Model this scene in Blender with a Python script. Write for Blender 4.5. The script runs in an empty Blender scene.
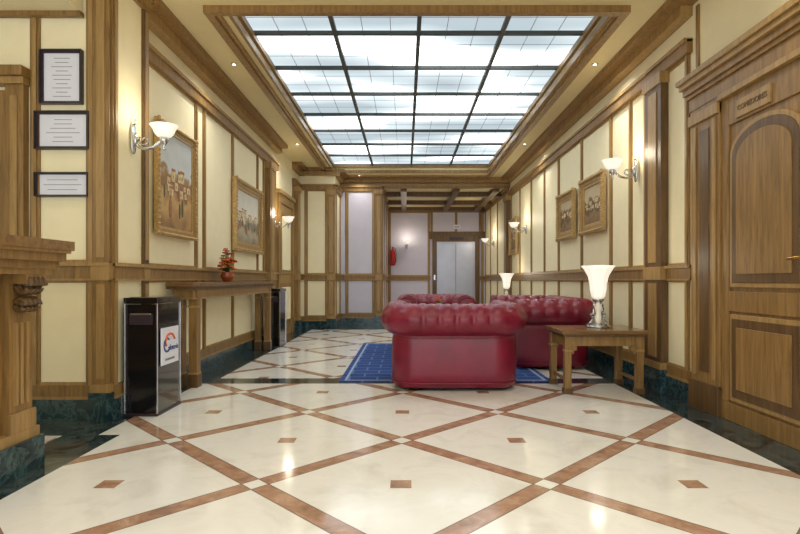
import bpy, bmesh, math, random
from mathutils import Vector, Matrix
random.seed(7)
sc = bpy.context.scene
try:
    sc.view_settings.view_transform = 'Standard'
    sc.view_settings.look = 'None'
except Exception: pass
F = 545.0

# ------------------------------------------------------------------ materials
def srgb(r, g, b):
    def f(c):
        c /= 255.0
        return c/12.92 if c <= .04045 else ((c+.055)/1.055)**2.4
    return (f(r), f(g), f(b), 1)

def newmat(name):
    m = bpy.data.materials.new(name); m.use_nodes = True
    nt = m.node_tree
    return m, nt, nt.nodes['Principled BSDF']

def plain(name, col, rough=.5, metal=0, noise=0.06, nscale=8, bump=0, bscale=60, coat=0, emis=0, ecol=None):
    m, nt, p = newmat(name)
    N, L = nt.nodes, nt.links
    tc = N.new('ShaderNodeNewGeometry')
    nz = N.new('ShaderNodeTexNoise'); nz.inputs['Scale'].default_value = nscale; nz.inputs['Detail'].default_value = 4
    L.new(tc.outputs['Position'], nz.inputs['Vector'])
    rp = N.new('ShaderNodeValToRGB')
    a, b = 1-noise, 1+noise
    rp.color_ramp.elements[0].position = .3; rp.color_ramp.elements[1].position = .7
    rp.color_ramp.elements[0].color = (col[0]*a, col[1]*a, col[2]*a, 1)
    rp.color_ramp.elements[1].color = (min(1, col[0]*b), min(1, col[1]*b), min(1, col[2]*b), 1)
    L.new(nz.outputs['Fac'], rp.inputs['Fac']); L.new(rp.outputs['Color'], p.inputs['Base Color'])
    p.inputs['Roughness'].default_value = rough; p.inputs['Metallic'].default_value = metal
    p.inputs['Coat Weight'].default_value = coat
    if emis:
        p.inputs['Emission Color'].default_value = ecol or col
        p.inputs['Emission Strength'].default_value = emis
    if bump:
        n2 = N.new('ShaderNodeTexNoise'); n2.inputs['Scale'].default_value = bscale
        L.new(tc.outputs['Position'], n2.inputs['Vector'])
        bp = N.new('ShaderNodeBump'); bp.inputs['Strength'].default_value = bump; bp.inputs['Distance'].default_value = .01
        L.new(n2.outputs['Fac'], bp.inputs['Height']); L.new(bp.outputs['Normal'], p.inputs['Normal'])
    return m

def wood(name, c1, c2, scale=(14, 14, 1.2), rough=.42):
    m, nt, p = newmat(name)
    N, L = nt.nodes, nt.links
    g = N.new('ShaderNodeNewGeometry'); mp = N.new('ShaderNodeMapping')
    mp.inputs['Scale'].default_value = scale
    L.new(g.outputs['Position'], mp.inputs['Vector'])
    nz = N.new('ShaderNodeTexNoise'); nz.inputs['Scale'].default_value = 2.2; nz.inputs['Detail'].default_value = 7
    nz.inputs['Roughness'].default_value = .65; nz.inputs['Distortion'].default_value = .6
    L.new(mp.outputs[0], nz.inputs['Vector'])
    rp = N.new('ShaderNodeValToRGB')
    rp.color_ramp.elements[0].position = .32; rp.color_ramp.elements[1].position = .68
    rp.color_ramp.elements[0].color = c1; rp.color_ramp.elements[1].color = c2
    L.new(nz.outputs['Fac'], rp.inputs['Fac']); L.new(rp.outputs['Color'], p.inputs['Base Color'])
    p.inputs['Roughness'].default_value = rough
    return m

M = {}
M['wood'] = wood('walnut_wood', srgb(112, 84, 44), srgb(158, 122, 70))
M['woodl'] = wood('walnut_light', srgb(138, 108, 62), srgb(176, 142, 88))
M['woodd'] = wood('walnut_dark', srgb(74, 53, 29), srgb(112, 83, 46))
M['woodtop'] = wood('walnut_table', srgb(100, 72, 42), srgb(144, 108, 66), scale=(1.2, 14, 14), rough=.2)
M['cream'] = plain('cream_panel', srgb(243, 232, 194), .55, noise=.02)
M['ceil'] = plain('ceiling_cream', srgb(224, 208, 158), .7, noise=.02)
M['coolcast'] = plain('cool_cast_panel', srgb(204, 200, 216), .55, noise=.02)  # cool cast of the light at the far end put into panel colour
M['gold'] = plain('gilt', srgb(186, 156, 104), .4, .5, noise=.25, nscale=40, bump=.6)
M['silver'] = plain('chrome', srgb(200, 202, 205), .2, 1, noise=.05)
M['steel'] = plain('brushed_steel', srgb(180, 184, 200), .35, .7, noise=.06, nscale=3)
M['leather'] = plain('burgundy_leather', srgb(122, 18, 46), .34, noise=.18, nscale=5, bump=.14, bscale=160, coat=.15)
M['black'] = plain('black_gloss', srgb(20, 18, 20), .15, noise=.1, coat=.5)
M['dark'] = plain('dark_frame', srgb(50, 38, 46), .35, noise=.1)
M['paper'] = plain('paper', srgb(226, 228, 240), .7, noise=.02)
M['ink'] = plain('ink', srgb(140, 140, 152), .7)
M['mull'] = plain('mullion', srgb(60, 66, 64), .5)
M['blue'] = plain('blue_print', srgb(30, 60, 130), .5)
M['orange'] = plain('orange_petals', srgb(206, 92, 30), .5, noise=.3, nscale=30)
M['red'] = plain('red_enamel', srgb(170, 25, 25), .3)
M['leaf'] = plain('leaf', srgb(70, 80, 30), .6, noise=.3)
M['brass'] = plain('brass', srgb(190, 150, 80), .25, 1)
M['glow'] = plain('opal_glass', (.9, .88, .82, 1), .25, emis=.6, ecol=(1, .92, .78, 1))
M['glow2'] = plain('frosted_glass', srgb(235, 225, 205), .2, emis=.15, ecol=(1, .9, .75, 1))
M['spot'] = plain('downlight_glow', (1, 1, 1, 1), .3, emis=3, ecol=(1, .95, .85, 1))
M['p_wall'] = plain('paint_whitewash', srgb(206, 184, 142), .6, noise=.3, nscale=24)
M['p_roof'] = plain('paint_terracotta', srgb(150, 104, 66), .6, noise=.3, nscale=24)
M['p_tree'] = plain('paint_cypress', srgb(86, 84, 52), .6, noise=.3, nscale=30)

def marble(name, base, vein, scale=2.5, rough=.15, width=.03):
    m, nt, p = newmat(name); N, L = nt.nodes, nt.links
    g = N.new('ShaderNodeNewGeometry')
    nz = N.new('ShaderNodeTexNoise'); nz.inputs['Scale'].default_value = scale; nz.inputs['Detail'].default_value = 9
    nz.inputs['Roughness'].default_value = .7; nz.inputs['Distortion'].default_value = 1.2
    L.new(g.outputs['Position'], nz.inputs['Vector'])
    rp = N.new('ShaderNodeValToRGB'); e = rp.color_ramp.elements
    e[0].position = .5-width*2; e[0].color = base
    e[1].position = .5; e[1].color = vein
    k = e.new(.5+width*2); k.color = base
    L.new(nz.outputs['Fac'], rp.inputs['Fac']); L.new(rp.outputs['Color'], p.inputs['Base Color'])
    p.inputs['Roughness'].default_value = rough
    return m
M['green'] = marble('green_marble', srgb(20, 48, 54), srgb(62, 92, 94), 6, .15, .03)

def floor_mat():
    m, nt, p = newmat('floor_marble'); N, L = nt.nodes, nt.links
    g = N.new('ShaderNodeNewGeometry'); sp = N.new('ShaderNodeSeparateXYZ'); L.new(g.outputs['Position'], sp.inputs[0])
    X, Y = sp.outputs[0], sp.outputs[1]
    def mt(op, a, b=None, c=None):
        n = N.new('ShaderNodeMath'); n.operation = op
        for i, v in enumerate((a, b, c)):
            if v is None: continue
            if isinstance(v, (int, float)): n.inputs[i].default_value = v
            else: L.new(v, n.inputs[i])
        return n.outputs[0]
    a = .715
    u = mt('DIVIDE', mt('SUBTRACT', X, -.02), a); v = mt('DIVIDE', mt('SUBTRACT', Y, 3.40), .73)
    P = mt('MULTIPLY', mt('ADD', u, v), .5); Q = mt('MULTIPLY', mt('SUBTRACT', u, v), .5)
    fp = mt('SUBTRACT', mt('FRACT', mt('ADD', P, .5)), .5); fq = mt('SUBTRACT', mt('FRACT', mt('ADD', Q, .5)), .5)
    w = .047
    ip, iq = mt('LESS_THAN', mt('ABSOLUTE', fp), w), mt('LESS_THAN', mt('ABSOLUTE', fq), w)
    band = mt('MAXIMUM', ip, iq); cross = mt('MINIMUM', ip, iq)
    gp = mt('SUBTRACT', mt('FRACT', P), .5); gq = mt('SUBTRACT', mt('FRACT', Q), .5)
    du, dv = mt('ABSOLUTE', mt('ADD', gp, gq)), mt('ABSOLUTE', mt('SUBTRACT', gp, gq))
    sq = mt('MINIMUM', mt('LESS_THAN', du, .072), mt('LESS_THAN', dv, .072))
    def near(f, d, t=.0035): return mt('LESS_THAN', mt('ABSOLUTE', mt('SUBTRACT', mt('ABSOLUTE', f), d)), t)
    grout = mt('MAXIMUM', near(fp, w), near(fq, w))
    brown = mt('MAXIMUM', mt('SUBTRACT', band, cross), sq)
    def box(x0, x1, y0, y1):
        return mt('MINIMUM', mt('MINIMUM', mt('GREATER_THAN', X, x0), mt('LESS_THAN', X, x1)),
                  mt('MINIMUM', mt('GREATER_THAN', Y, y0), mt('LESS_THAN', Y, y1)))
    gr = None
    for bx in [(2.02, 2.6, -2, 20), (-2.4, 2.5, 5.26, 5.54), (-2.4, -1.88, 5.5, 20), (-3.2, -1.98, 3.5, 5.3), (-2.2, -1.84, -2, 3.52), (-2.2, -.3, 11.0, 12.4)]:
        k = box(*bx); gr = k if gr is None else mt('MAXIMUM', gr, k)
    def noise(sc_, det, dist=0):
        n = N.new('ShaderNodeTexNoise'); n.inputs['Scale'].default_value = sc_; n.inputs['Detail'].default_value = det
        n.inputs['Distortion'].default_value = dist; n.inputs['Roughness'].default_value = .65
        L.new(g.outputs['Position'], n.inputs['Vector']); return n.outputs['Fac']
    def ramp(f, els):
        r = N.new('ShaderNodeValToRGB'); e = r.color_ramp.elements
        e[0].position, e[0].color = els[0]; e[1].position, e[1].color = els[-1]
        for q in els[1:-1]:
            k = e.new(q[0]); k.color = q[1]
        L.new(f, r.inputs['Fac']); return r.outputs['Color']
    def mix(f, A, B):
        n = N.new('ShaderNodeMix'); n.data_type = 'RGBA'
        L.new(f, n.inputs[0])
        for s, v in ((n.inputs[6], A), (n.inputs[7], B)):
            if isinstance(v, tuple): s.default_value = v
            else: L.new(v, s)
        return n.outputs[2]
    white = ramp(noise(3, 10, .8), [(.3, srgb(220, 217, 208)), (.5, srgb(236, 234, 228)), (.7, srgb(228, 225, 215))])
    br = ramp(noise(9, 8, .5), [(.3, srgb(138, 104, 84)), (.55, srgb(176, 138, 114)), (.75, srgb(200, 168, 144))])
    gn = ramp(noise(5, 10, 1.4), [(.40, srgb(20, 32, 34)), (.5, srgb(70, 84, 84)), (.56, srgb(18, 30, 32))])
    c = mix(brown, white, br); c = mix(grout, c, srgb(130, 108, 92)); c = mix(gr, c, gn)
    L.new(c, p.inputs['Base Color']); p.inputs['Roughness'].default_value = .11
    return m
M['floor'] = floor_mat()

def sky_mat():
    m = bpy.data.materials.new('skylight_glass'); m.use_nodes = True; nt = m.node_tree; N, L = nt.nodes, nt.links
    N.remove(N['Principled BSDF']); out = [n for n in N if n.type == 'OUTPUT_MATERIAL'][0]
    g = N.new('ShaderNodeNewGeometry'); mp = N.new('ShaderNodeMapping'); mp.inputs['Scale'].default_value = (.5, 1.2, 1)
    L.new(g.outputs['Position'], mp.inputs[0])
    nz = N.new('ShaderNodeTexNoise'); nz.inputs['Scale'].default_value = 1.2; nz.inputs['Detail'].default_value = .8
    L.new(mp.outputs[0], nz.inputs['Vector'])
    r = N.new('ShaderNodeValToRGB'); e = r.color_ramp.elements
    e[0].position = .36; e[0].color = (.46, .54, .58, 1); e[1].position = .64; e[1].color = (3.0, 3.15, 3.2, 1)  # glow of tubes behind the glass put into emission colour as noise
    k = e.new(.5); k.color = (.72, .82, .85, 1)
    L.new(nz.outputs['Fac'], r.inputs['Fac'])
    em = N.new('ShaderNodeEmission'); em.inputs['Strength'].default_value = 1.2
    L.new(r.outputs['Color'], em.inputs['Color']); L.new(em.outputs[0], out.inputs['Surface'])
    return m
M['sky'] = sky_mat()

def rug_mat():
    m, nt, p = newmat('blue_rug'); N, L = nt.nodes, nt.links
    g = N.new('ShaderNodeNewGeometry')
    b = N.new('ShaderNodeTexBrick'); b.inputs['Scale'].default_value = 1
    b.inputs['Color1'].default_value = srgb(24, 56, 120); b.inputs['Color2'].default_value = srgb(30, 68, 136)
    b.inputs['Mortar'].default_value = srgb(86, 116, 164); b.inputs['Mortar Size'].default_value = .01
    b.inputs['Brick Width'].default_value = .28; b.inputs['Row Height'].default_value = .2
    L.new(g.outputs['Position'], b.inputs['Vector']); L.new(b.outputs['Color'], p.inputs['Base Color'])
    p.inputs['Roughness'].default_value = .95
    return m
M['rug'] = rug_mat()
M['rugl'] = plain('rug_border', srgb(150, 170, 200), .95)

def painting_mat(name, sky, mid, low, z0, z1, seed, hor=.55):
    m, nt, p = newmat(name); N, L = nt.nodes, nt.links
    g = N.new('ShaderNodeNewGeometry'); sp = N.new('ShaderNodeSeparateXYZ'); L.new(g.outputs['Position'], sp.inputs[0])
    nz = N.new('ShaderNodeTexNoise'); nz.noise_dimensions = '4D'; nz.inputs['W'].default_value = seed
    nz.inputs['Scale'].default_value = 7; nz.inputs['Detail'].default_value = 8
    L.new(g.outputs['Position'], nz.inputs['Vector'])
    mr = N.new('ShaderNodeMapRange'); mr.inputs[1].default_value = z0; mr.inputs[2].default_value = z1
    L.new(sp.outputs[2], mr.inputs[0])
    a = N.new('ShaderNodeMath'); a.operation = 'MULTIPLY_ADD'; a.inputs[1].default_value = .6
    L.new(nz.outputs['Fac'], a.inputs[0]); L.new(mr.outputs[0], a.inputs[2])
    s = N.new('ShaderNodeMath'); s.operation = 'SUBTRACT'; s.inputs[1].default_value = .3; L.new(a.outputs[0], s.inputs[0])
    r = N.new('ShaderNodeValToRGB'); e = r.color_ramp.elements
    e[0].position = 0; e[0].color = low; e[1].position = 1; e[1].color = tuple(c*.8 for c in sky[:3])+(1,)
    k = e.new(hor*.5); k.color = mid; k = e.new(hor*.75); k.color = low
    k = e.new(hor-.03); k.color = tuple(c*.6 for c in mid[:3])+(1,)
    k = e.new(hor+.03); k.color = sky
    L.new(s.outputs[0], r.inputs['Fac']); L.new(r.outputs['Color'], p.inputs['Base Color']); p.inputs['Roughness'].default_value = .6
    return m

# ------------------------------------------------------------------ builder
class B:
    def __init__(s): s.bm = bmesh.new(); s.mats = []
    def mi(s, m):
        m = M[m] if isinstance(m, str) else m
        if m not in s.mats: s.mats.append(m)
        return s.mats.index(m)
    def face(s, vs, mi, smooth=False):
        try:
            f = s.bm.faces.new(vs); f.material_index = mi; f.smooth = smooth
        except ValueError: pass
    def box(s, x0, x1, y0, y1, z0, z1, m):
        if x0 > x1: x0, x1 = x1, x0
        if y0 > y1: y0, y1 = y1, y0
        mi = s.mi(m)
        v = [s.bm.verts.new((x, y, z)) for z in (z0, z1) for y in (y0, y1) for x in (x0, x1)]
        for q in ((0, 2, 3, 1), (4, 5, 7, 6), (0, 1, 5, 4), (2, 6, 7, 3), (0, 4, 6, 2), (1, 3, 7, 5)):
            s.face([v[i] for i in q], mi)
    def ring_grid(s, rings, mi, closed=True, cap=True, smooth=True):
        vr = [[s.bm.verts.new(p) for p in r] for r in rings]
        n = len(vr[0])
        for i in range(len(vr)-1):
            for j in range(n if closed else n-1):
                s.face([vr[i][j], vr[i][(j+1) % n], vr[i+1][(j+1) % n], vr[i+1][j]], mi, smooth)
        if cap:
            s.face(list(reversed(vr[0])), mi); s.face(vr[-1], mi)
    def lathe(s, prof, c, m, seg=24, sx=1, sy=1, cap=True, flute=0, nf=8):
        mi = s.mi(m); rings = []
        for r, z in prof:
            ring = []
            for k in range(seg):
                t = 2*math.pi*k/seg
                rr = r*(1+flute*math.cos(nf*t))
                ring.append((c[0]+rr*math.cos(t)*sx, c[1]+rr*math.sin(t)*sy, c[2]+z))
            rings.append(ring)
        s.ring_grid(rings, mi, cap=cap)
    def tube(s, pts, r, m, seg=8):
        mi = s.mi(m); pts = [Vector(p) for p in pts]; rings = []
        up = Vector((0, 0, 1))
        for i, p in enumerate(pts):
            d = (pts[min(i+1, len(pts)-1)]-pts[max(i-1, 0)]).normalized()
            a = d.cross(up)
            if a.length < .05: a = d.cross(Vector((0, 1, 0)))
            a.normalize(); b = d.cross(a)
            rr = r[i] if isinstance(r, (list, tuple)) else r
            rings.append([p+(a*math.cos(2*math.pi*k/seg)+b*math.sin(2*math.pi*k/seg))*rr for k in range(seg)])
        s.ring_grid(rings, mi)
    def sell(s, c, h, m, e=.35, nu=28, nv=16):
        mi = s.mi(m)
        def pw(x): return math.copysign(abs(x)**e, x)
        rings = []
        for i in range(1, nv):
            ph = -math.pi/2+math.pi*i/nv
            rings.append([(c[0]+h[0]*pw(math.cos(ph))*pw(math.cos(2*math.pi*j/nu)), c[1]+h[1]*pw(math.cos(ph))*pw(math.sin(2*math.pi*j/nu)), c[2]+h[2]*pw(math.sin(ph))) for j in range(nu)])
        s.ring_grid(rings, mi)
    def prism_x(s, pts, x0, x1, m):
        mi = s.mi(m)
        a = [s.bm.verts.new((x0, y, z)) for y, z in pts]; b = [s.bm.verts.new((x1, y, z)) for y, z in pts]
        n = len(pts); s.face(a, mi); s.face(list(reversed(b)), mi)
        for i in range(n): s.face([a[i], b[i], b[(i+1) % n], a[(i+1) % n]], mi)
    def finish(s, name, bevel=0, loc=None, rz=0, parent=None):
        bmesh.ops.recalc_face_normals(s.bm, faces=s.bm.faces)
        me = bpy.data.meshes.new(name); s.bm.to_mesh(me); s.bm.free()
        for m in s.mats: me.materials.append(m)
        o = bpy.data.objects.new(name, me); sc.collection.objects.link(o)
        if loc: o.location = loc
        o.rotation_euler[2] = rz
        if bevel:
            md = o.modifiers.new('bevel', 'BEVEL'); md.width = bevel; md.segments = 2; md.limit_method = 'ANGLE'
        if parent: o.parent = parent
        return o
def empty(name, loc=(0, 0, 0), rz=0):
    o = bpy.data.objects.new(name, None); o.location = loc; o.rotation_euler[2] = rz; sc.collection.objects.link(o); return o

# ------------------------------------------------------------------ room shell
XL, XR, XN = -2.2, 2.35, -2.1
YF = 3.9; ZC = 3.3; ZR = 3.12; YB = 16.0; Y0 = -1.5
b = B(); b.box(-4.7, 2.5, Y0, YB+.1, -.1, 0, 'floor'); b.finish('floor')

b = B()
SX0, SX1, SY0, SY1 = -1.52, 1.79, 4.70, 11.6
b.box(-4.7, SX0, Y0, 12.3, ZC, ZC+.1, 'ceil'); b.box(SX1, 2.5, Y0, 12.3, ZC, ZC+.1, 'ceil')
b.box(SX0, SX1, Y0, SY0, ZC, ZC+.1, 'ceil'); b.box(SX0, SX1, SY1, 12.3, ZC, ZC+.1, 'ceil')
b.box(SX0-.06, SX0, SY0, SY1, ZC+.1, ZC+.25, 'ceil'); b.box(SX1, SX1+.06, SY0, SY1, ZC+.1, ZC+.25, 'ceil')
b.box(SX0, SX1, SY1, SY1+.06, ZC+.1, ZC+.25, 'ceil'); b.box(SX0, SX1, SY0-.06, SY0, ZC+.1, ZC+.25, 'ceil')
b.box(-2.2, 2.5, 12.3, YB+.1, ZR, ZR+.28, 'ceil')
b.finish('ceiling')

b = B()
GZ = ZC+.15
b.box(SX0, SX1, SY0, SY1, GZ+.02, GZ+.05, 'sky')
cw = (SX1-SX0)/4
for i in range(5):
    x = SX0+cw*i; b.box(x-.020, x+.020, SY0, SY1, GZ-.02, GZ+.019, 'mull')
for k in range(8):
    y = 5.41+.885*k
    b.box(SX0, SX1, y-.020, y+.020, GZ-.018, GZ+.018, 'mull')
for i in range(12):
    x = SX0+cw*i/3
    if i % 3: b.box(x-.003, x+.003, SY0, SY1, GZ+.012, GZ+.018, 'steel')
for k in range(25):
    y = 5.41-.885+.295*k
    if k % 3 and SY0 < y < SY1: b.box(SX0, SX1, y-.003, y+.003, GZ+.013, GZ+.017, 'steel')
b.finish('window_skylight')

b = B()
def frame_h(x0, x1, y0, y1, w, z0, z1, m):
    b.box(x0, x0+w, y0, y1, z0, z1, m); b.box(x1-w, x1, y0, y1, z0, z1, m)
    b.box(x0+w, x1-w, y0, y0+w, z0, z1, m); b.box(x0+w, x1-w, y1-w, y1, z0, z1, m)
frame_h(SX0-.17, SX1+.10, SY0-.14, SY1+.5, .07, ZC-.06, ZC, 'wood')
frame_h(SX0-.10, SX1+.04, SY0-.07, SY1+.4, .03, ZC-.03, ZC, 'woodl')
frame_h(SX0-.005, SX1+.005, SY0-.02, SY1+.02, .03, ZC-.02, ZC+.04, 'wood')
frame_h(SX0, SX1, SY0, SY1, .035, ZC+.09, ZC+.145, 'wood')
b.box(-2.2, XR, 12.2, 12.32, ZR-.06, ZC, 'wood'); b.box(-2.2, XR, 12.15, 12.2, ZC-.12, ZC, 'woodl')
b.box(-2.2, XR, 12.17, 12.2, ZR-.02, ZR+.03, 'woodl')
for x in (-.1, 1.1, 2.0): b.box(x, x+.14, 12.32, YB, ZR-.12, ZR, 'woodd')
for y in (13.1, 14.5, 15.8): b.box(-.51, XR, y, y+.16, ZR-.11, ZR, 'woodd')
b.finish('trim_1')

def panelling(b, axis, c, s, a0, a1, strips, ztop, crown=True, panel='cream', beads=True):
    def pb(p0, p1, n0, n1, z0, z1, m):
        if axis == 'y': b.box(c+s*n0, c+s*n1, p0, p1, z0, z1, m)
        else: b.box(p0, p1, c+s*n0, c+s*n1, z0, z1, m)
    pb(a0, a1, 0, .035, 0, .15, 'green')
    pb(a0, a1, 0, .022, .15, .25, 'wood'); pb(a0, a1, 0, .03, .15, .17, 'woodl')
    pb(a0, a1, 0, .026, 1.0, 1.12, 'wood'); pb(a0, a1, 0, .045, 1.10, 1.125, 'woodl'); pb(a0, a1, 0, .036, .995, 1.01, 'woodl')
    if crown:
        pb(a0, a1, 0, .05, 2.86, 2.97, 'wood'); pb(a0, a1, 0, .07, 2.95, 2.98, 'woodl')
        pb(a0, a1, 0, .10, ztop-.14, ztop-.06, 'woodl'); pb(a0, a1, 0, .2, ztop-.06, ztop, 'wood')
        pt = 2.86
    else:
        pb(a0, a1, 0, .03, ztop-.14, ztop, 'wood'); pb(a0, a1, 0, .06, ztop-.05, ztop, 'woodl'); pt = ztop-.14
    for q in strips:
        pb(q-.035, q+.035, 0, .014, .25, 1.0, 'wood'); pb(q-.035, q+.035, 0, .014, 1.125, pt, 'wood')
        pb(q-.015, q+.015, .014, .024, .25, 1.0, 'woodl'); pb(q-.015, q+.015, .014, .024, 1.125, pt, 'woodl')
    if beads:
        qs = sorted(strips)
        for i in range(len(qs)-1):
            l, r = qs[i]+.035, qs[i+1]-.035
            if r-l < .2: continue
            for z0, z1 in ((.25, 1.0), (1.125, pt)):
                pb(l, r, 0, .012, z0, z0+.02, 'woodl'); pb(l, r, 0, .012, z1-.02, z1, 'woodl')
def pil(b, axis, c, s, p0, p1, n, z1, m='wood'):
    def pb(a, e, n0, n1, z0, z1, m):
        if axis == 'y': b.box(c+s*n0, c+s*n1, a, e, z0, z1, m)
        else: b.box(a, e, c+s*n0, c+s*n1, z0, z1, m)
    pb(p0, p1, 0, n, .2, z1, m)
    pb(p0-.02, p1+.02, 0, n+.02, 0, .2, 'green'); pb(p0-.01, p1+.01, 0, n+.012, .2, .26, 'woodl')
    pb(p0-.02, p1+.02, 0, n+.02, z1-.1, z1, 'woodl'); pb(p0-.01, p1+.01, 0, n+.01, 1.0, 1.12, 'woodl')
    w = (p1-p0)
    pb(p0+.25*w, p1-.25*w, n, n+.008, .3, .97, 'woodl'); pb(p0+.25*w, p1-.25*w, n, n+.008, 1.16, z1-.15, 'woodl')

b = B()
b.box(-4.6, XN, YF, YF+.1, 0, ZC, 'cream')
b.box(XN-.1, XN, YF+.1, 4.42, 0, ZC, 'cream')
b.box(XL-.1, XL, 4.42, 11.3, 0, ZC, 'cream'); b.box(XL, XN-.1+.001, 4.36, 4.42, 0, ZC, 'cream')
b.box(XL-.1, -1.45, 11.3, 11.4, 0, ZC, 'cream')
b.box(-1.55, -1.45, 11.4, 12.2, 0, ZC, 'cream')
b.finish('wall_left')
b = B(); b.box(-1.55, -.51, 12.2, 12.3, 0, ZR, 'coolcast'); b.box(-.61, -.51, 12.3, YB, 0, ZR, 'coolcast'); b.finish('wall_left_rear')
b = B(); b.box(-.61, 2.45, YB, YB+.1, 0, ZR, 'coolcast'); b.finish('wall_back')
b = B(); b.box(XR, XR+.1, Y0, YB, 0, ZC, 'cream'); b.finish('wall_right')
b = B(); b.box(-4.7, -4.6, Y0, YF+.1, 0, ZC, 'cream'); b.finish('wall_reception')

b = B()
panelling(b, 'x', YF, -1, -2.68, XN, [-2.64, -2.24], ZC, crown=False)
pil(b, 'x', YF, -1, -2.22, -2.10, .03, ZC)
panelling(b, 'x', YF, -1, -4.6, -3.75, [-3.8, -4.5], ZC, crown=False)
panelling(b, 'y', XN, 1, YF, 4.42, [YF+.03], ZC, crown=False)
pil(b, 'y', XN, 1, 4.34, 4.43, .02, ZC, 'woodd')
b.finish('trim_2')
b = B()
panelling(b, 'y', XL, 1, 4.43, 9.3, [4.47, 5.72, 5.95, 6.93, 8.1, 8.45, 9.2], ZC)
panelling(b, 'y', XL, 1, 10.6, 11.3, [10.65, 11.25], ZC)
pil(b, 'y', XL, 1, 8.55, 8.85, .09, 2.86)
pil(b, 'y', XL, 1, 10.75, 11.0, .09, 2.86)
b.finish('trim_3')
b = B()
panelling(b, 'x', 11.3, -1, -2.18, -1.45, [-2.05, -1.62], ZC)
pil(b, 'x', 11.3, -1, -1.60, -1.45, .05, 2.86)
panelling(b, 'y', -1.45, 1, 11.3, 12.19, [11.4, 12.1], ZC)
panelling(b, 'x', 12.2, -1, -1.44, -.51, [-1.3, -.7], ZR, crown=False)
pil(b, 'x', 12.2, -1, -.66, -.51, .05, ZR-.1)
panelling(b, 'y', -.51, 1, 12.2, YB, [12.3, 13.5, 14.7, 15.9], ZR, crown=False)
b.finish('trim_4')
b = B()
panelling(b, 'x', YB, -1, -.5, .75, [-.45, .7], ZR, crown=False)
b.box(.7, 2.35, YB-.03, YB, 2.2, 2.42, 'woodd'); b.box(.7, 2.35, YB-.03, YB, ZR-.14, ZR, 'wood')
for x in (.78, 1.5, 2.2): b.box(x-.035, x+.035, YB-.02, YB, 2.42, ZR-.14, 'wood')
panelling(b, 'x', YB, -1, 2.2, 2.34, [2.27], ZR, crown=False)
b.finish('trim_5')
b = B()
panelling(b, 'y', XR, -1, 4.45, 12.2, [4.52, 5.30, 5.66, 6.2, 7.22, 8.3, 9.15, 10.1, 11.1, 12.0], ZC)
panelling(b, 'y', XR, -1, 12.32, YB, [12.7, 13.8, 14.9, 15.85], ZR, crown=False)
pil(b, 'y', XR, -1, 4.86, 5.18, .07, 2.86, 'woodd')
pil(b, 'y', XR, -1, 12.0, 12.3, .12, 2.86, 'woodd')
panelling(b, 'y', XR, -1, Y0, 2.6, [2.5, 1.5, .5, -.5, -1.4], ZC)
b.box(XR-.014, XR, 2.7, 4.38, 2.66, 2.70, 'wood'); b.box(XR-.014, XR, 4.34, 4.38, 2.70, 3.2, 'wood'); b.box(XR-.2, XR, 2.6, 4.45, ZC-.06, ZC, 'wood')
b.finish('trim_6')
b = B()
b.box(-4.6, -2.3, 3.45, 3.88, 2.90, 3.3, 'cream'); b.box(-4.6, -2.29, 3.84, 3.89, 2.87, 2.90, 'wood')
b.finish('trim_7')

# ------------------------------------------------------------------ doors
def arch(y0, y1, z0, z1, n=14):
    r = (y1-y0)/2; rise = r*.55; zs = z1-rise
    pts = [(y0, z0), (y0, zs)]
    for i in range(1, n):
        t = math.pi-math.pi*i/n
        pts.append(((y0+y1)/2+r*math.cos(t), zs+rise*math.sin(t)))
    pts += [(y1, zs), (y1, z0)]
    return pts
b = B()
X = XR-.001
DY0, DY1 = 3.03, 3.97
b.box(X-.03, X, DY0, DY1, 0, 2.3, 'wood')
b.box(X-.045, X-.03, DY0, DY1, 0, .13, 'wood')
b.box(X-.045, X-.03, DY0, DY0+.09, .13, 2.3, 'wood'); b.box(X-.045, X-.03, DY1-.09, DY1, .13, 2.3, 'wood')
b.box(X-.045, X-.03, DY0+.09, DY1-.09, .78, .92, 'wood'); b.box(X-.045, X-.03, DY0+.09, DY1-.09, 2.1, 2.3, 'wood')
a0, a1 = DY0+.11, DY1-.11
b.prism_x(arch(a0, a1, .95, 2.07), X-.05, X-.03, 'woodl'); b.prism_x(arch(a0+.03, a1-.03, .98, 2.04), X-.055, X-.04, 'woodd')
b.prism_x(arch(a0+.09, a1-.09, 1.04, 1.98), X-.062, X-.05, 'wood')
b.box(X-.05, X-.03, a0, a1, .15, .76, 'woodl'); b.box(X-.055, X-.045, a0+.03, a1-.03, .18, .73, 'woodd'); b.box(X-.062, X-.05, a0+.09, a1-.09, .24, .67, 'wood')
for c0, c1 in ((DY1, 4.36), (2.62, DY0)):
    b.box(X-.06, X, c0, c1, .2, 2.34, 'wood'); b.box(X-.075, X, c0-.0, c1+.015, 0, .22, 'woodd')
    w = c1-c0
    b.box(X-.072, X-.06, c0+.04, c0+.08, .26, 2.2, 'woodl'); b.box(X-.072, X-.06, c1-.08, c1-.04, .26, 2.2, 'woodl')
    b.box(X-.066, X-.06, c0+.13, c1-.13, .3, 2.15, 'woodd')
    b.box(X-.08, X, c0-.0, c1+.015, 2.22, 2.30, 'woodl')
b.box(X-.08, X, DY0, DY1, 2.3, 2.34, 'woodl')
for z0, z1, n in ((2.34, 2.44, .065), (2.44, 2.47, .085), (2.47, 2.52, .105), (2.52, 2.56, .13), (2.56, 2.60, .15)):
    b.box(X-n, X, 2.6, 4.38+(n-.06)*.6, z0, z1, 'wood' if n < .12 else 'woodl')
b.box(X-.058, X-.045, 3.42, 3.78, 2.12, 2.24, 'woodl')
b.box(X-.055, X-.045, 3.06, 3.11, 1.0, 1.22, 'brass')
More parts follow.
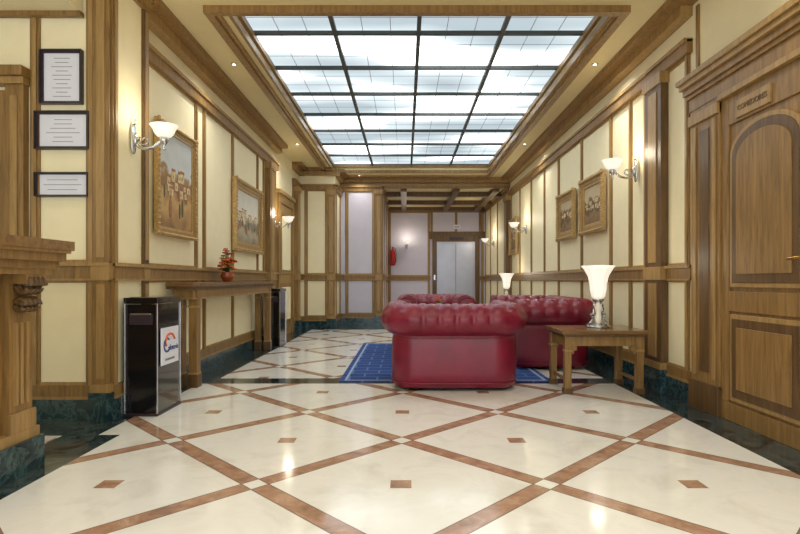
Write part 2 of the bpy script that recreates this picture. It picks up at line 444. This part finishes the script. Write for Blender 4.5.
b.tube([(X-.05, 3.085, 1.13), (X-.10, 3.085, 1.13), (X-.105, 3.12, 1.13), (X-.105, 3.2, 1.125)], .01, 'brass')
door = b.finish('door_1', bevel=.003)
def text(body, size, loc, rot, mat, parent, ext=.002):
    cu = bpy.data.curves.new('lettering', 'FONT'); cu.body = body; cu.size = size; cu.extrude = ext; cu.align_x = 'CENTER'; cu.align_y = 'CENTER'
    o = bpy.data.objects.new('lettering', cu); sc.collection.objects.link(o); o.location = loc; o.rotation_euler = rot
    cu.materials.append(M[mat])
    if parent: o.parent = parent
    return o
text('COMEDORES', .052, (X-.060, 3.60, 2.18), (math.pi/2, 0, -math.pi/2), 'woodd', door)

b = B()
b.box(-3.62, -2.82, YF-.03, YF-.001, 0, 2.35, 'wood')
b.box(-3.5, -2.92, YF-.045, YF-.03, 1.1, 2.2, 'woodd'); b.box(-3.44, -2.98, YF-.055, YF-.04, 1.16, 2.14, 'wood')
b.box(-3.5, -2.92, YF-.045, YF-.03, .2, .95, 'woodd'); b.box(-3.44, -2.98, YF-.055, YF-.04, .26, .89, 'wood')
b.box(-2.82, -2.69, YF-.06, YF-.001, 0, 2.38, 'wood'); b.box(-3.75, -3.62, YF-.06, YF-.001, 0, 2.38, 'wood')
b.box(-2.78, -2.73, YF-.07, YF-.06, .2, 2.3, 'woodl')
b.box(-3.78, -2.68, YF-.08, YF-.001, 2.38, 2.43, 'woodl'); b.box(-3.8, -2.67, YF-.11, YF-.001, 2.43, 2.5, 'wood')
b.finish('door_2', bevel=.003)
b = B(); XLd = XL+.001
b.box(XLd, XL+.05, 9.3, 9.42, 0, 2.5, 'wood'); b.box(XLd, XL+.05, 10.45, 10.58, 0, 2.5, 'wood'); b.box(XLd, XL+.05, 9.42, 10.45, 2.35, 2.5, 'wood')
b.box(XLd, XL+.08, 9.28, 10.6, 2.5, 2.56, 'woodl')
b.box(XLd, XL+.025, 9.42, 10.45, 0, 2.35, 'woodl')
for z0, z1 in ((.2, .95), (1.1, 2.2)):
    b.box(XL+.025, XL+.035, 9.52, 10.35, z0, z1, 'wood'); b.box(XL+.03, XL+.045, 9.6, 10.27, z0+.08, z1-.08, 'cream')
b.finish('door_3', bevel=.003)
b = B()
y = YB-.001
b.box(.80, .93, y-.07, y, 0, 2.3, 'woodd'); b.box(2.05, 2.18, y-.07, y, 0, 2.3, 'woodd'); b.box(.93, 2.05, y-.07, y, 2.12, 2.3, 'woodd')
b.box(.93, .97, y-.05, y, 0, 2.12, 'steel'); b.box(2.01, 2.05, y-.05, y, 0, 2.12, 'steel'); b.box(.97, 2.01, y-.05, y, 2.08, 2.12, 'steel')
b.box(.97, 1.485, y-.03, y, 0.01, 2.08, 'steel'); b.box(1.495, 2.01, y-.03, y, .01, 2.08, 'steel'); b.box(1.485, 1.495, y-.02, y, 0, 2.08, 'dark')
b.box(1.3, 1.7, y-.085, y-.07, 2.17, 2.25, 'dark'); b.box(.84, .89, y-.08, y-.07, 1.0, 1.15, 'silver')
b.finish('elevator_door', bevel=.003)

# ------------------------------------------------------------------ reception desk
b = B()
dx, dy = -1.99, 2.93
b.box(-2.7, dx+.04, .5, dy+.02, 0, .17, 'green'); b.box(-2.68, dx+.02, .5, dy+.01, .17, .22, 'woodl')
b.box(-2.66, dx-.03, .5, dy-.03, .22, 1.04, 'wood')
for y in (dy-.19, 1.9, 1.05):
    b.box(dx-.03, dx+.0, y, y+.17, .22, 1.04, 'wood')
    b.box(dx, dx+.015, y-.01, y+.18, .22, .32, 'woodl')
    for k in range(3): b.box(dx, dx+.012, y+.03+.04*k, y+.05+.04*k, .36, .78, 'woodl')
    for (cx, cz, r) in ((.045, .97, .05), (.03, .87, .034)):
        pts = [(dx+cx+r*(1-t/30)*math.cos(t*.45)*.9, y+.085, cz+r*(1-t/30)*math.sin(t*.45)) for t in range(26)]
        for oy in (-.05, -.017, .017, .05): b.tube([(p[0], p[1]+oy, p[2]) for p in pts], .016, 'woodd', 8)
    b.box(dx, dx+.08, y+.01, y+.16, .98, 1.03, 'wood')
for y in (2.05, 1.2):
    b.box(dx-.03, dx-.01, y+.05, y+.62, .3, .96, 'woodd'); b.box(dx-.02, dx-.005, y+.1, y+.57, .35, .91, 'wood')
b.box(-2.58, dx-.10, dy-.03, dy-.015, .3, .96, 'woodd'); b.box(-2.5, dx-.18, dy-.02, dy-.008, .38, .88, 'wood')
for z0, z1, n, m in ((1.03, 1.06, .07, 'woodl'), (1.06, 1.10, .10, 'wood'), (1.10, 1.145, .13, 'wood'), (1.145, 1.16, .15, 'woodl'), (1.16, 1.21, .165, 'woodtop')):
    b.box(-2.72, dx+n, .45, dy+n*.5, z0, z1, m)
b.finish('reception_desk', bevel=.006)

# ------------------------------------------------------------------ framed things
def framed(name, axis, c, s, a0, a1, z0, z1, w, fm, inner, depth=.04, lines=False, village=0):
    b = B()
    def pb(p0, p1, n0, n1, q0, q1, m):
        if axis == 'y': b.box(c+s*n0, c+s*n1, p0, p1, q0, q1, m)
        else: b.box(p0, p1, c+s*n0, c+s*n1, q0, q1, m)
    def pt(p, n, q): return (c+s*n, p, q) if axis == 'y' else (p, c+s*n, q)
    def fr(i, ww, n1, m):
        A0, A1, Z0, Z1 = a0+i, a1-i, z0+i, z1-i
        pb(A0, A0+ww, 0, n1, Z0, Z1, m); pb(A1-ww, A1, 0, n1, Z0, Z1, m); pb(A0+ww, A1-ww, 0, n1, Z0, Z0+ww, m); pb(A0+ww, A1-ww, 0, n1, Z1-ww, Z1, m)
    fr(0, w*.35, depth, fm); fr(w*.35, w*.35, depth*.7, 'woodl' if fm == 'gold' else fm); fr(w*.7, w*.3, depth*.55, fm)
    pb(a0+w, a1-w, 0, depth*.3, z0+w, z1-w, inner)
    if fm == 'gold':
        n = 22
        for k in range(n+1):
            for zz in (z0+w*.2, z1-w*.2): b.sell(pt(a0+(a1-a0)*k/n, depth, zz), (.016, .016, .016), 'gold', 1, 6, 4)
            for aa in (a0+w*.2, a1-w*.2): b.sell(pt(aa, depth, z0+(z1-z0)*k/n), (.016, .016, .016), 'gold', 1, 6, 4)
    if village:
        A0, A1, Z0, Z1 = a0+w, a1-w, z0+w, z1-w; W_, H_ = A1-A0, Z1-Z0
        rnd = random.Random(village)
        for k in range(12):
            p = A0+W_*rnd.uniform(.02, .86); q = Z0+H_*rnd.uniform(.34, .55); ww = W_*rnd.uniform(.07, .13); hh = H_*rnd.uniform(.05, .11)
            n = depth*.3
            pb(p, min(p+ww, A1), n, n+.001+k*.0003, q, q+hh, 'p_wall'); pb(p, min(p+ww*1.05, A1), n, n+.0012+k*.0003, q+hh, q+hh*1.3, 'p_roof')
            pb(p+ww*.35, p+ww*.5, n, n+.0015+k*.0003, q+hh*.3, q+hh*.6, 'p_tree')
        for k in range(9):
            p = A0+W_*rnd.uniform(.06, .94); q = Z0+H_*rnd.uniform(.2, .42); h_ = H_*rnd.uniform(.04, .12); ww = W_*rnd.uniform(.02, .05)
            hx = (.004, ww, h_) if axis == 'y' else (ww, .004, h_)
            b.sell(pt(p, depth*.3, q), hx, 'p_tree' if k % 2 else 'p_roof', 1, 10, 8)
    if lines:
        A0, A1, Z0, Z1 = a0+w+.03, a1-w-.03, z0+w+.02, z1-w-.02
        n = max(3, int((Z1-Z0)/.028))
        for k in range(n):
            f = random.uniform(.4, .95); m = (A0+A1)/2; h = (A1-A0)/2*f; zz = Z1-(Z1-Z0)*(k+.5)/n
            pb(m-h, m+h, depth*.3, depth*.3+.002, zz-.002, zz+.002, 'ink')
    return b.finish(name)
k = YF/F
def px(x): return (x-405)*k
def pz(y): return 1+(280-y)*k
framed('framed_certificate', 'x', YF, -1, px(42), px(84), pz(105), pz(51), .022, 'dark', 'paper', lines=True)
framed('framed_certificate', 'x', YF, -1, px(37), px(91), pz(150), pz(112), .022, 'dark', 'paper', lines=True)
framed('framed_certificate', 'x', YF, -1, px(37), px(90), pz(197), pz(173), .014, 'dark', 'paper', lines=True)
P1 = painting_mat('painting_village', srgb(196, 200, 200), srgb(196, 160, 104), srgb(136, 100, 60), 1.45, 2.35, 1, .62)
P2 = painting_mat('painting_harbour', srgb(216, 210, 196), srgb(180, 168, 142), srgb(124, 110, 88), 1.45, 2.2, 5, .5)
P3 = painting_mat('painting_still', srgb(196, 176, 140), srgb(146, 116, 80), srgb(88, 68, 46), 1.6, 2.25, 9, .6)
framed('framed_painting', 'y', XL+.025, 1, 4.72, 5.60, 1.40, 2.42, .08, 'gold', P1, depth=.04, village=3)
framed('framed_painting', 'y', XL+.025, 1, 6.87, 8.15, 1.38, 2.31, .13, 'gold', P2, depth=.05, village=8)
framed('framed_painting', 'y', XR-.025, -1, 6.30, 7.13, 1.58, 2.28, .12, 'gold', P3, depth=.05, village=5)
framed('framed_painting', 'y', XR-.025, -1, 7.40, 8.2, 1.58, 2.25, .12, 'gold', P3, depth=.05, village=6)
framed('framed_painting', 'y', XR-.025, -1, 11.2, 11.95, 1.54, 2.3, .11, 'gold', P3, depth=.05, village=7)

# ------------------------------------------------------------------ sconces
def sconce(loc, rz, power=6):
    b = B()
    e = empty('wall_sconce', loc, rz)
    b.sell((.015, 0, 0), (.015, .035, .12), 'silver', .8, 16, 10)
    b.sell((.03, 0, 0), (.02, .02, .05), 'silver', 1, 12, 8)
    arm = [(.02, 0, -.02), (.06, 0, -.06), (.11, 0, -.075), (.17, 0, -.06), (.22, 0, -.02), (.24, 0, .0)]
    b.tube(arm, .013, 'silver')
    curl = [(.10+.045*(1-t/16)*math.cos(.6*t+2.5), 0, -.01+.045*(1-t/16)*math.sin(.6*t+2.5)) for t in range(13)]
    b.tube(curl, .008, 'silver', 6)
    b.lathe([(.004, -.09), (.014, -.075), (.006, -.06), (.02, -.035), (.034, -.01), (.03, .015), (.012, .02)], (.25, 0, 0), 'silver', 16)
    b.sell((0.03, 0, .13), (.012, .012, .025), 'silver', 1, 10, 6)
    b.finish('bracket', parent=e)
    g = B()
    g.lathe([(.02, .012), (.05, .02), (.072, .045), (.082, .075), (.102, .10), (.106, .105), (.094, .10), (.074, .078), (.056, .045), (.02, .03)], (.25, 0, 0), 'glow', 24)
    g.finish('glass_shade', parent=e)
    l = bpy.data.lights.new('sconce_bulb', 'POINT'); l.energy = power; l.color = (1, .88, .68); l.shadow_soft_size = .06
    lo = bpy.data.objects.new('bulb', l); lo.location = (.25, 0, .17); lo.parent = e; sc.collection.objects.link(lo)
sconce((XN+.002, 4.18, 2.08), 0, 4)
sconce((XL+.002, 9.1, 1.95), 0)
sconce((XR-.015, 5.48, 2.10), math.pi, 5)
sconce((XR-.002, 10.5, 2.0), math.pi)
sconce((XR-.002, 14.3, 1.98), math.pi)
sconce((.05, YB-.025, 2.02), -math.pi/2, 4)

# ------------------------------------------------------------------ chesterfields
def chesterfield(name, W, D, H, loc, rz, cushions=1):
    b = B(); mi = b.mi('leather')
    w = W-.24; R = .21; fy = D-.02
    path = []
    def add(x, y, nx, ny):
        s = 0 if not path else path[-1][4]+math.hypot(x-path[-1][0], y-path[-1][1])
        path.append((x, y, nx, ny, s))
    st = .018
    y0 = .12
    n = int((fy-y0-R)/st)
    for i in range(n): add(-w/2, fy-(fy-y0-R)*i/n, -1, 0)
    for i in range(16):
        t = math.pi+(math.pi/2)*i/16; add(-w/2+R+R*math.cos(t), y0+R+R*math.sin(t), math.cos(t), math.sin(t))
    m = int((w-2*R)/st)
    for i in range(m): add(-w/2+R+(w-2*R)*i/m, y0, 0, -1)
    for i in range(16):
        t = -math.pi/2+(math.pi/2)*i/16; add(w/2-R+R*math.cos(t), y0+R+R*math.sin(t), math.cos(t), math.sin(t))
    for i in range(n+1): add(w/2, y0+R+(fy-y0-R)*i/n, 1, 0)
    rr = .145; cn, cz = -.03, H-rr
    prof = []
    for i in range(8): prof.append((-.17-.005*(7-i)/7, .32+(cz-.04-.32)*i/7))
    for i in range(31):
        t = math.radians(180-235*i/30); prof.append((cn+rr*math.cos(t), cz+rr*math.sin(t)))
    tk = len(prof)
    prof += [(.030, cz-rr*.92), (.006, cz-rr*1.0), (.002, cz-rr*1.06), (.010, cz-rr*1.12), (.014, cz-rr*1.25), (.016, .38), (.020, .28), (.018, .16), (.012, .06), (-.01, .03)]
    tl = [0]
    for i in range(1, len(prof)): tl.append(tl[-1]+math.dist(prof[i], prof[i-1]))
    nr = []
    for i in range(len(prof)):
        p, q = prof[max(0, i-1)], prof[min(len(prof)-1, i+1)]
        dx_, dz_ = q[0]-p[0], q[1]-p[1]; l = math.hypot(dx_, dz_) or 1
        nr.append((-dz_/l, dx_/l))
    Ls = .15; S = path[-1][4]; kS = max(1, round(S/Ls)); Ls = S/kS
    rows = []
    for (x, y, nx, ny, s) in path:
        row = []
        for i, (pn, pz_) in enumerate(prof):
            tt = tl[i]/.16
            P = s/Ls+tt*.5; Q = s/Ls-tt*.5
            h = (abs(math.sin(math.pi*P))*abs(math.sin(math.pi*Q)))**.4
            if i < 30: a = .034
            elif i < tk: a = .034*max(0.12, 1-(i-30)/7)
            else: a = 0
            if i < tk and i >= 26:
                f = min(1, (i-26)/4)
                h = h*(1-f)+f*abs(math.sin(math.pi*s/Ls))**.35
            d = a*(h-.8)
            row.append(b.bm.verts.new((x+nx*(pn+nr[i][0]*d), y+ny*(pn+nr[i][0]*d), pz_+nr[i][1]*d)))
        rows.append(row)
    for i in range(len(rows)-1):
        for j in range(len(prof)-1):
            b.face([rows[i][j], rows[i+1][j], rows[i+1][j+1], rows[i][j+1]], mi, True)
    for row in (rows[0], rows[-1]): b.face(row, mi, False)
    for sx in (-1, 1):
        cx = sx*(w/2+cn)
        pts = [(cx+rr*.82*math.cos(2*math.pi*q/24), fy+.006, cz+rr*.82*math.sin(2*math.pi*q/24)) for q in range(25)]
        b.tube(pts, .010, 'leather', 6)
        b.sell((cx, fy, cz), (rr*.75, .02, rr*.75), 'leather', .8, 20, 8)
        b.box(cx-.05, cx+.05, fy-.01, fy+.015, .09, cz-rr*.9, 'leather')
    b.tube([(x+nx*.018, y+ny*.018, .075) for (x, y, nx, ny, s) in path], .006, 'leather', 6)
    ix = w/2-.155
    b.box(-ix-.02, ix+.02, y0+.14, fy-.02, .05, .32, 'leather')
    b.sell((0, fy-.06, .19), (ix+.02, .075, .14), 'leather', .35)
    cw_ = 2*ix/cushions
    for c in range(cushions):
        b.sell((-ix+cw_*(c+.5), (y0+.17+fy)/2, .39), (cw_/2, (fy-y0-.17)/2, .085), 'leather', .3)
    for fx in (-w/2+.10, w/2-.10):
        for fyy in (y0+.14, fy-.10):
            b.lathe([(.022, 0), (.036, .01), (.04, .03), (.03, .06), (.03, .1)], (fx, fyy, 0), 'woodd', 14)
    return b.finish(name, loc=loc, rz=rz)
chesterfield('chesterfield_armchair', 1.36, 1.0, .79, (.455, 4.76, 0), 0)
chesterfield('chesterfield_armchair', 1.10, .95, .79, (.42, 8.15, 0.008), math.pi)
chesterfield('chesterfield_sofa', 1.95, .98, .79, (2.20, 6.93, 0), math.pi/2, 2)

# ------------------------------------------------------------------ rug
b = B(); b.box(-.65, 1.45, 5.34, 8.6, 0, .006, 'rug')
for (x0, x1, y0_, y1_) in ((-.60, 1.40, 5.39, 5.42), (-.60, 1.40, 8.5, 8.53), (-.60, -.575, 5.42, 8.5), (1.375, 1.40, 5.42, 8.5)):
    b.box(x0, x1, y0_, y1_, .006, .008, 'rugl')
b.finish('area_rug')

# ------------------------------------------------------------------ tables
def side_table(name, x0, x1, y0, y1, h, z=0):
    b = B()
    b.box(x0, x1, y0, y1, h-.035, h, 'woodtop'); b.box(x0+.015, x1-.015, y0+.015, y1-.015, h-.055, h-.035, 'woodd')
    i = .03; L = .06
    b.box(x0+i+.01, x1-i-.01, y0+i+.01, y1-i-.01, h-.14, h-.055, 'wood')
    for x in (x0+i, x1-i-L):
        for y in (y0+i, y1-i-L):
            b.box(x, x+L, y, y+L, z+.0, h-.05, 'wood')
            b.box(x-.008, x+L+.008, y-.008, y+L+.008, z, z+.05, 'woodd'); b.box(x-.006, x+L+.006, y-.006, y+L+.006, h-.19, h-.17, 'woodl')
    for y in (y0+i+.01, y1-i-.03):
        for s_, xx in ((1, x0+i+L), (-1, x1-i-L)):
            b.box(xx, xx+s_*.05, y, y+.02, h-.18, h-.14, 'wood'); b.box(xx, xx+s_*.025, y, y+.02, h-.21, h-.18, 'wood')
    b.box(x0+i+.02, x0+i+.04, y0+i+L, y1-i-L, .1, .13, 'wood'); b.box(x1-i-.04, x1-i-.02, y0+i+L, y1-i-L, .1, .13, 'wood')
    return b.finish(name, bevel=.004)
side_table('side_table', 1.37, 2.12, 4.74, 5.32, .56)
side_table('side_table', 1.75, 2.28, 10.7, 11.3, .56)
side_table('coffee_table', .05, .85, 6.25, 6.95, .44, .008)

b = B()
tx0, tx1, ty0, ty1, h = -2.155, -1.90, 4.90, 7.95, .98
b.box(tx0, tx1, ty0, ty1, h-.04, h, 'woodtop'); b.box(tx0, tx1-.012, ty0+.012, ty1-.012, h-.06, h-.04, 'woodd')
b.box(tx0+.02, tx1-.04, ty0+.1, ty1-.05, h-.15, h-.06, 'wood'); b.box(tx0+.02, tx1-.034, ty0+.095, ty1-.045, h-.16, h-.145, 'woodl')
for y in (ty0+.16, ty1-.18):
    for x in (tx0+.01, tx1-.11):
        b.box(x, x+.08, y, y+.09, .12, h-.06, 'wood'); b.box(x-.008, x+.088, y-.01, y+.10, 0, .12, 'woodd')
        b.box(x-.004, x+.084, y-.006, y+.096, .12, .14, 'woodl'); b.box(x-.004, x+.084, y-.006, y+.096, h-.24, h-.22, 'woodl')
b.finish('console_table', bevel=.004)

# ------------------------------------------------------------------ table lamps
def table_lamp(loc):
    e = empty('table_lamp', loc); q_ = .95
    e.scale = (q_*.95, q_*.95, q_)
    b = B()
    b.lathe([(.12, 0), (.12, .015), (.10, .022), (.05, .03), (.035, .04)], (0, 0, 0), 'silver', 24)
    for q in range(4):
        t = q*math.pi/2+.4; c, s = math.cos(t), math.sin(t)
        b.tube([(c*r, s*r, z) for r, z in ((.11, .02), (.115, .045), (.09, .06), (.06, .09), (.055, .13), (.07, .18), (.06, .22), (.025, .24))], .009, 'silver', 6)
        b.tube([(c*r, s*r, z) for r, z in ((.06, .09), (.09, .10), (.10, .12), (.085, .135), (.075, .125))], .006, 'silver', 6)
    b.lathe([(.02, .03), (.03, .07), (.035, .10), (.022, .13), (.03, .17), (.04, .2), (.03, .23), (.035, .25), (.05, .27), (.03, .28)], (0, 0, 0), 'glow2', 18)
    b.lathe([(.03, .24), (.055, .26), (.06, .275), (.04, .285)], (0, 0, 0), 'silver', 18)
    b.finish('lamp_base', parent=e)
    g = B()
    g.lathe([(.04, .28), (.065, .30), (.078, .36), (.083, .42), (.10, .50), (.14, .57), (.165, .60), (.158, .603), (.13, .57), (.09, .50), (.073, .42), (.055, .32), (.03, .30)], (0, 0, 0), 'glow', 64, flute=.06, nf=10)
    g.finish('glass_shade', parent=e)
    l = bpy.data.lights.new('lamp_bulb', 'POINT'); l.energy = 3; l.color = (1, .88, .7); l.shadow_soft_size = .05
    lo = bpy.data.objects.new('bulb', l); lo.location = (0, 0, .66); lo.parent = e; sc.collection.objects.link(lo)
table_lamp((1.80, 5.08, .56)); table_lamp((2.05, 11.0, .56))

# ------------------------------------------------------------------ bins
def bin_(loc, sign=False):
    e = empty('pedestal_ashtray_bin', loc)
    b = B(); w, d, h = .25, .42, .87
    b.box(0, w, 0, d, 0, .02, 'dark'); b.box(.008, w-.008, .008, d-.008, .02, h-.05, 'black')
    for x in (0, w-.012):
        for y in (0, d-.012): b.box(x, x+.012, y, y+.012, .02, h-.04, 'silver')
    b.box(0, w, 0, d, h-.045, h, 'black'); b.box(.03, w-.03, .03, d-.03, h, h+.004, 'silver')
    b.box(.04, w-.04, .002, .008, h-.20, h-.12, 'dark'); b.box(.05, w-.05, .0, .004, h-.125, h-.115, 'silver')
    b.finish('body', bevel=.003, parent=e)
    if sign:
        s = B(); s.box(w, w+.004, .05, d-.06, .36, .64, 'paper')
        pts = [(w+.006, .2+.08*math.cos(t/10*math.pi*1.1+.2), .53+.06*math.sin(t/10*math.pi*1.1+.2)) for t in range(11)]
        s.tube(pts, .009, 'orange', 6); s.finish('sign', parent=e)
        text('C', .16, (w+.005, .14, .50), (math.pi/2, 0, math.pi/2), 'blue', e)
        text('afeteria', .06, (w+.005, .26, .48), (math.pi/2, 0, math.pi/2), 'blue', e)
        text('restaurante', .035, (w+.005, .2, .40), (math.pi/2, 0, math.pi/2), 'ink', e)
    return e
bin_((-2.062, 3.99, 0), True)
bin_((-2.10, 8.08, 0))

# ------------------------------------------------------------------ flowers
def bouquet(name, loc, hv, r, n, spread, vm, tall=.24):
    b = B()
    b.lathe([(r*.5, 0), (r*.6, hv*.05), (r*.9, hv*.4), (r, hv*.65), (r*.7, hv*.9), (r*.85, hv)], (0, 0, 0), vm, 18)
    for i in range(n):
        a = random.uniform(0, 6.28); q = random.uniform(0, 1)**.5*spread; z = hv+random.uniform(.02, tall)*(1.2-q/spread*.7)
        x, y = q*math.cos(a)*.7, q*math.sin(a)
        b.tube([(0, 0, hv*.8), (x*.4, y*.4, hv+(z-hv)*.6), (x, y, z)], .003, 'leaf', 5)
        m = random.choice(['orange', 'orange', 'red', 'leaf', 'brass'])
        for k in range(5):
            t = k*1.257; b.sell((x+.014*math.cos(t), y+.014*math.sin(t), z+.004), (.014, .014, .010), m, 1, 6, 4)
        b.sell((x, y, z+.008), (.009, .009, .009), 'brass', 1, 6, 4)
    return b.finish(name, loc=loc)
M['amber'] = plain('amber_glass', srgb(150, 70, 40), .1, noise=.1, coat=.5)
bouquet('flower_vase', (-2.02, 6.20, .98), .11, .08, 60, .12, 'amber', .30)
bouquet('flower_bowl', (.40, 6.6, .44), .14, .08, 50, .16, 'brass', .2)

b = B()
b.lathe([(.06, 0), (.075, .02), (.075, .40), (.05, .46), (.02, .48), (.02, .52)], (0, 0, 0), 'red', 20)
b.box(-.03, .03, -.015, .015, .5, .54, 'dark'); b.tube([(.02, 0, .52), (.09, 0, .48), (.10, 0, .3), (.09, 0, .08)], .012, 'dark')
b.box(-.05, .05, .06, .12, .2, .26, 'dark')
b.finish('fire_extinguisher', loc=(-.36, YB-.13, 1.42))
b = B(); b.box(1.42, 1.62, YB-.035, YB-.0, 2.5, 2.62, 'paper'); b.box(1.45, 1.59, YB-.04, YB-.035, 2.54, 2.57, 'ink'); b.finish('wall_sign')

# ------------------------------------------------------------------ soffit downlights, plus ceiling spots added as fill
def downlight_or_fill(x, y, z, p=40):
    e = empty('downlight_or_added_fill', (x, y, z))  # shared by the soffit fittings and the added fill spots
    b = B(); b.lathe([(.03, -.008), (.034, -.004), (.034, 0)], (0, 0, 0), 'silver', 20); b.finish('ring', parent=e)
    b = B(); b.lathe([(.018, -.011), (.018, -.0085)], (0, 0, 0), 'spot', 16); b.finish('lens', parent=e)
    l = bpy.data.lights.new('downlight_or_fill', 'SPOT'); l.energy = p; l.spot_size = math.radians(140); l.spot_blend = 1
    l.shadow_soft_size = .08; l.color = (1, .96, .88)
    lo = bpy.data.objects.new('lamp', l); lo.location = (0, 0, -.03); lo.parent = e; sc.collection.objects.link(lo)
for y in (5.8, 9.2): downlight_or_fill(-1.82, y, ZC, 45); downlight_or_fill(2.02, y, ZC, 45)
for x in (-1.2, .2, 1.6): downlight_or_fill(x, 3.0, ZC, 50); downlight_or_fill(x, .6, ZC, 65)  # added out of view overhead, to brighten the near hall
for x in (.5, 1.7): downlight_or_fill(x, 13.9, ZR, 50); downlight_or_fill(x, 15.1, ZR, 30)  # added spots that brighten the rear lobby
downlight_or_fill(-1.0, 11.95, ZC, 30)  # added fill spot just past the skylight

# ------------------------------------------------------------------ world, camera
w = bpy.data.worlds.new('World'); sc.world = w; w.use_nodes = True
w.node_tree.nodes['Background'].inputs[0].default_value = (.92, .97, 1, 1); w.node_tree.nodes['Background'].inputs[1].default_value = 2.2
cam = bpy.data.cameras.new('Camera'); co = bpy.data.objects.new('Camera', cam); sc.collection.objects.link(co)
cam.sensor_width = 36; cam.lens = F/800*36; cam.shift_x = -5/800; cam.shift_y = 13/800; cam.clip_start = .05
co.location = (0, 0, 1); co.rotation_euler = (math.pi/2, 0, 0)
sc.camera = co
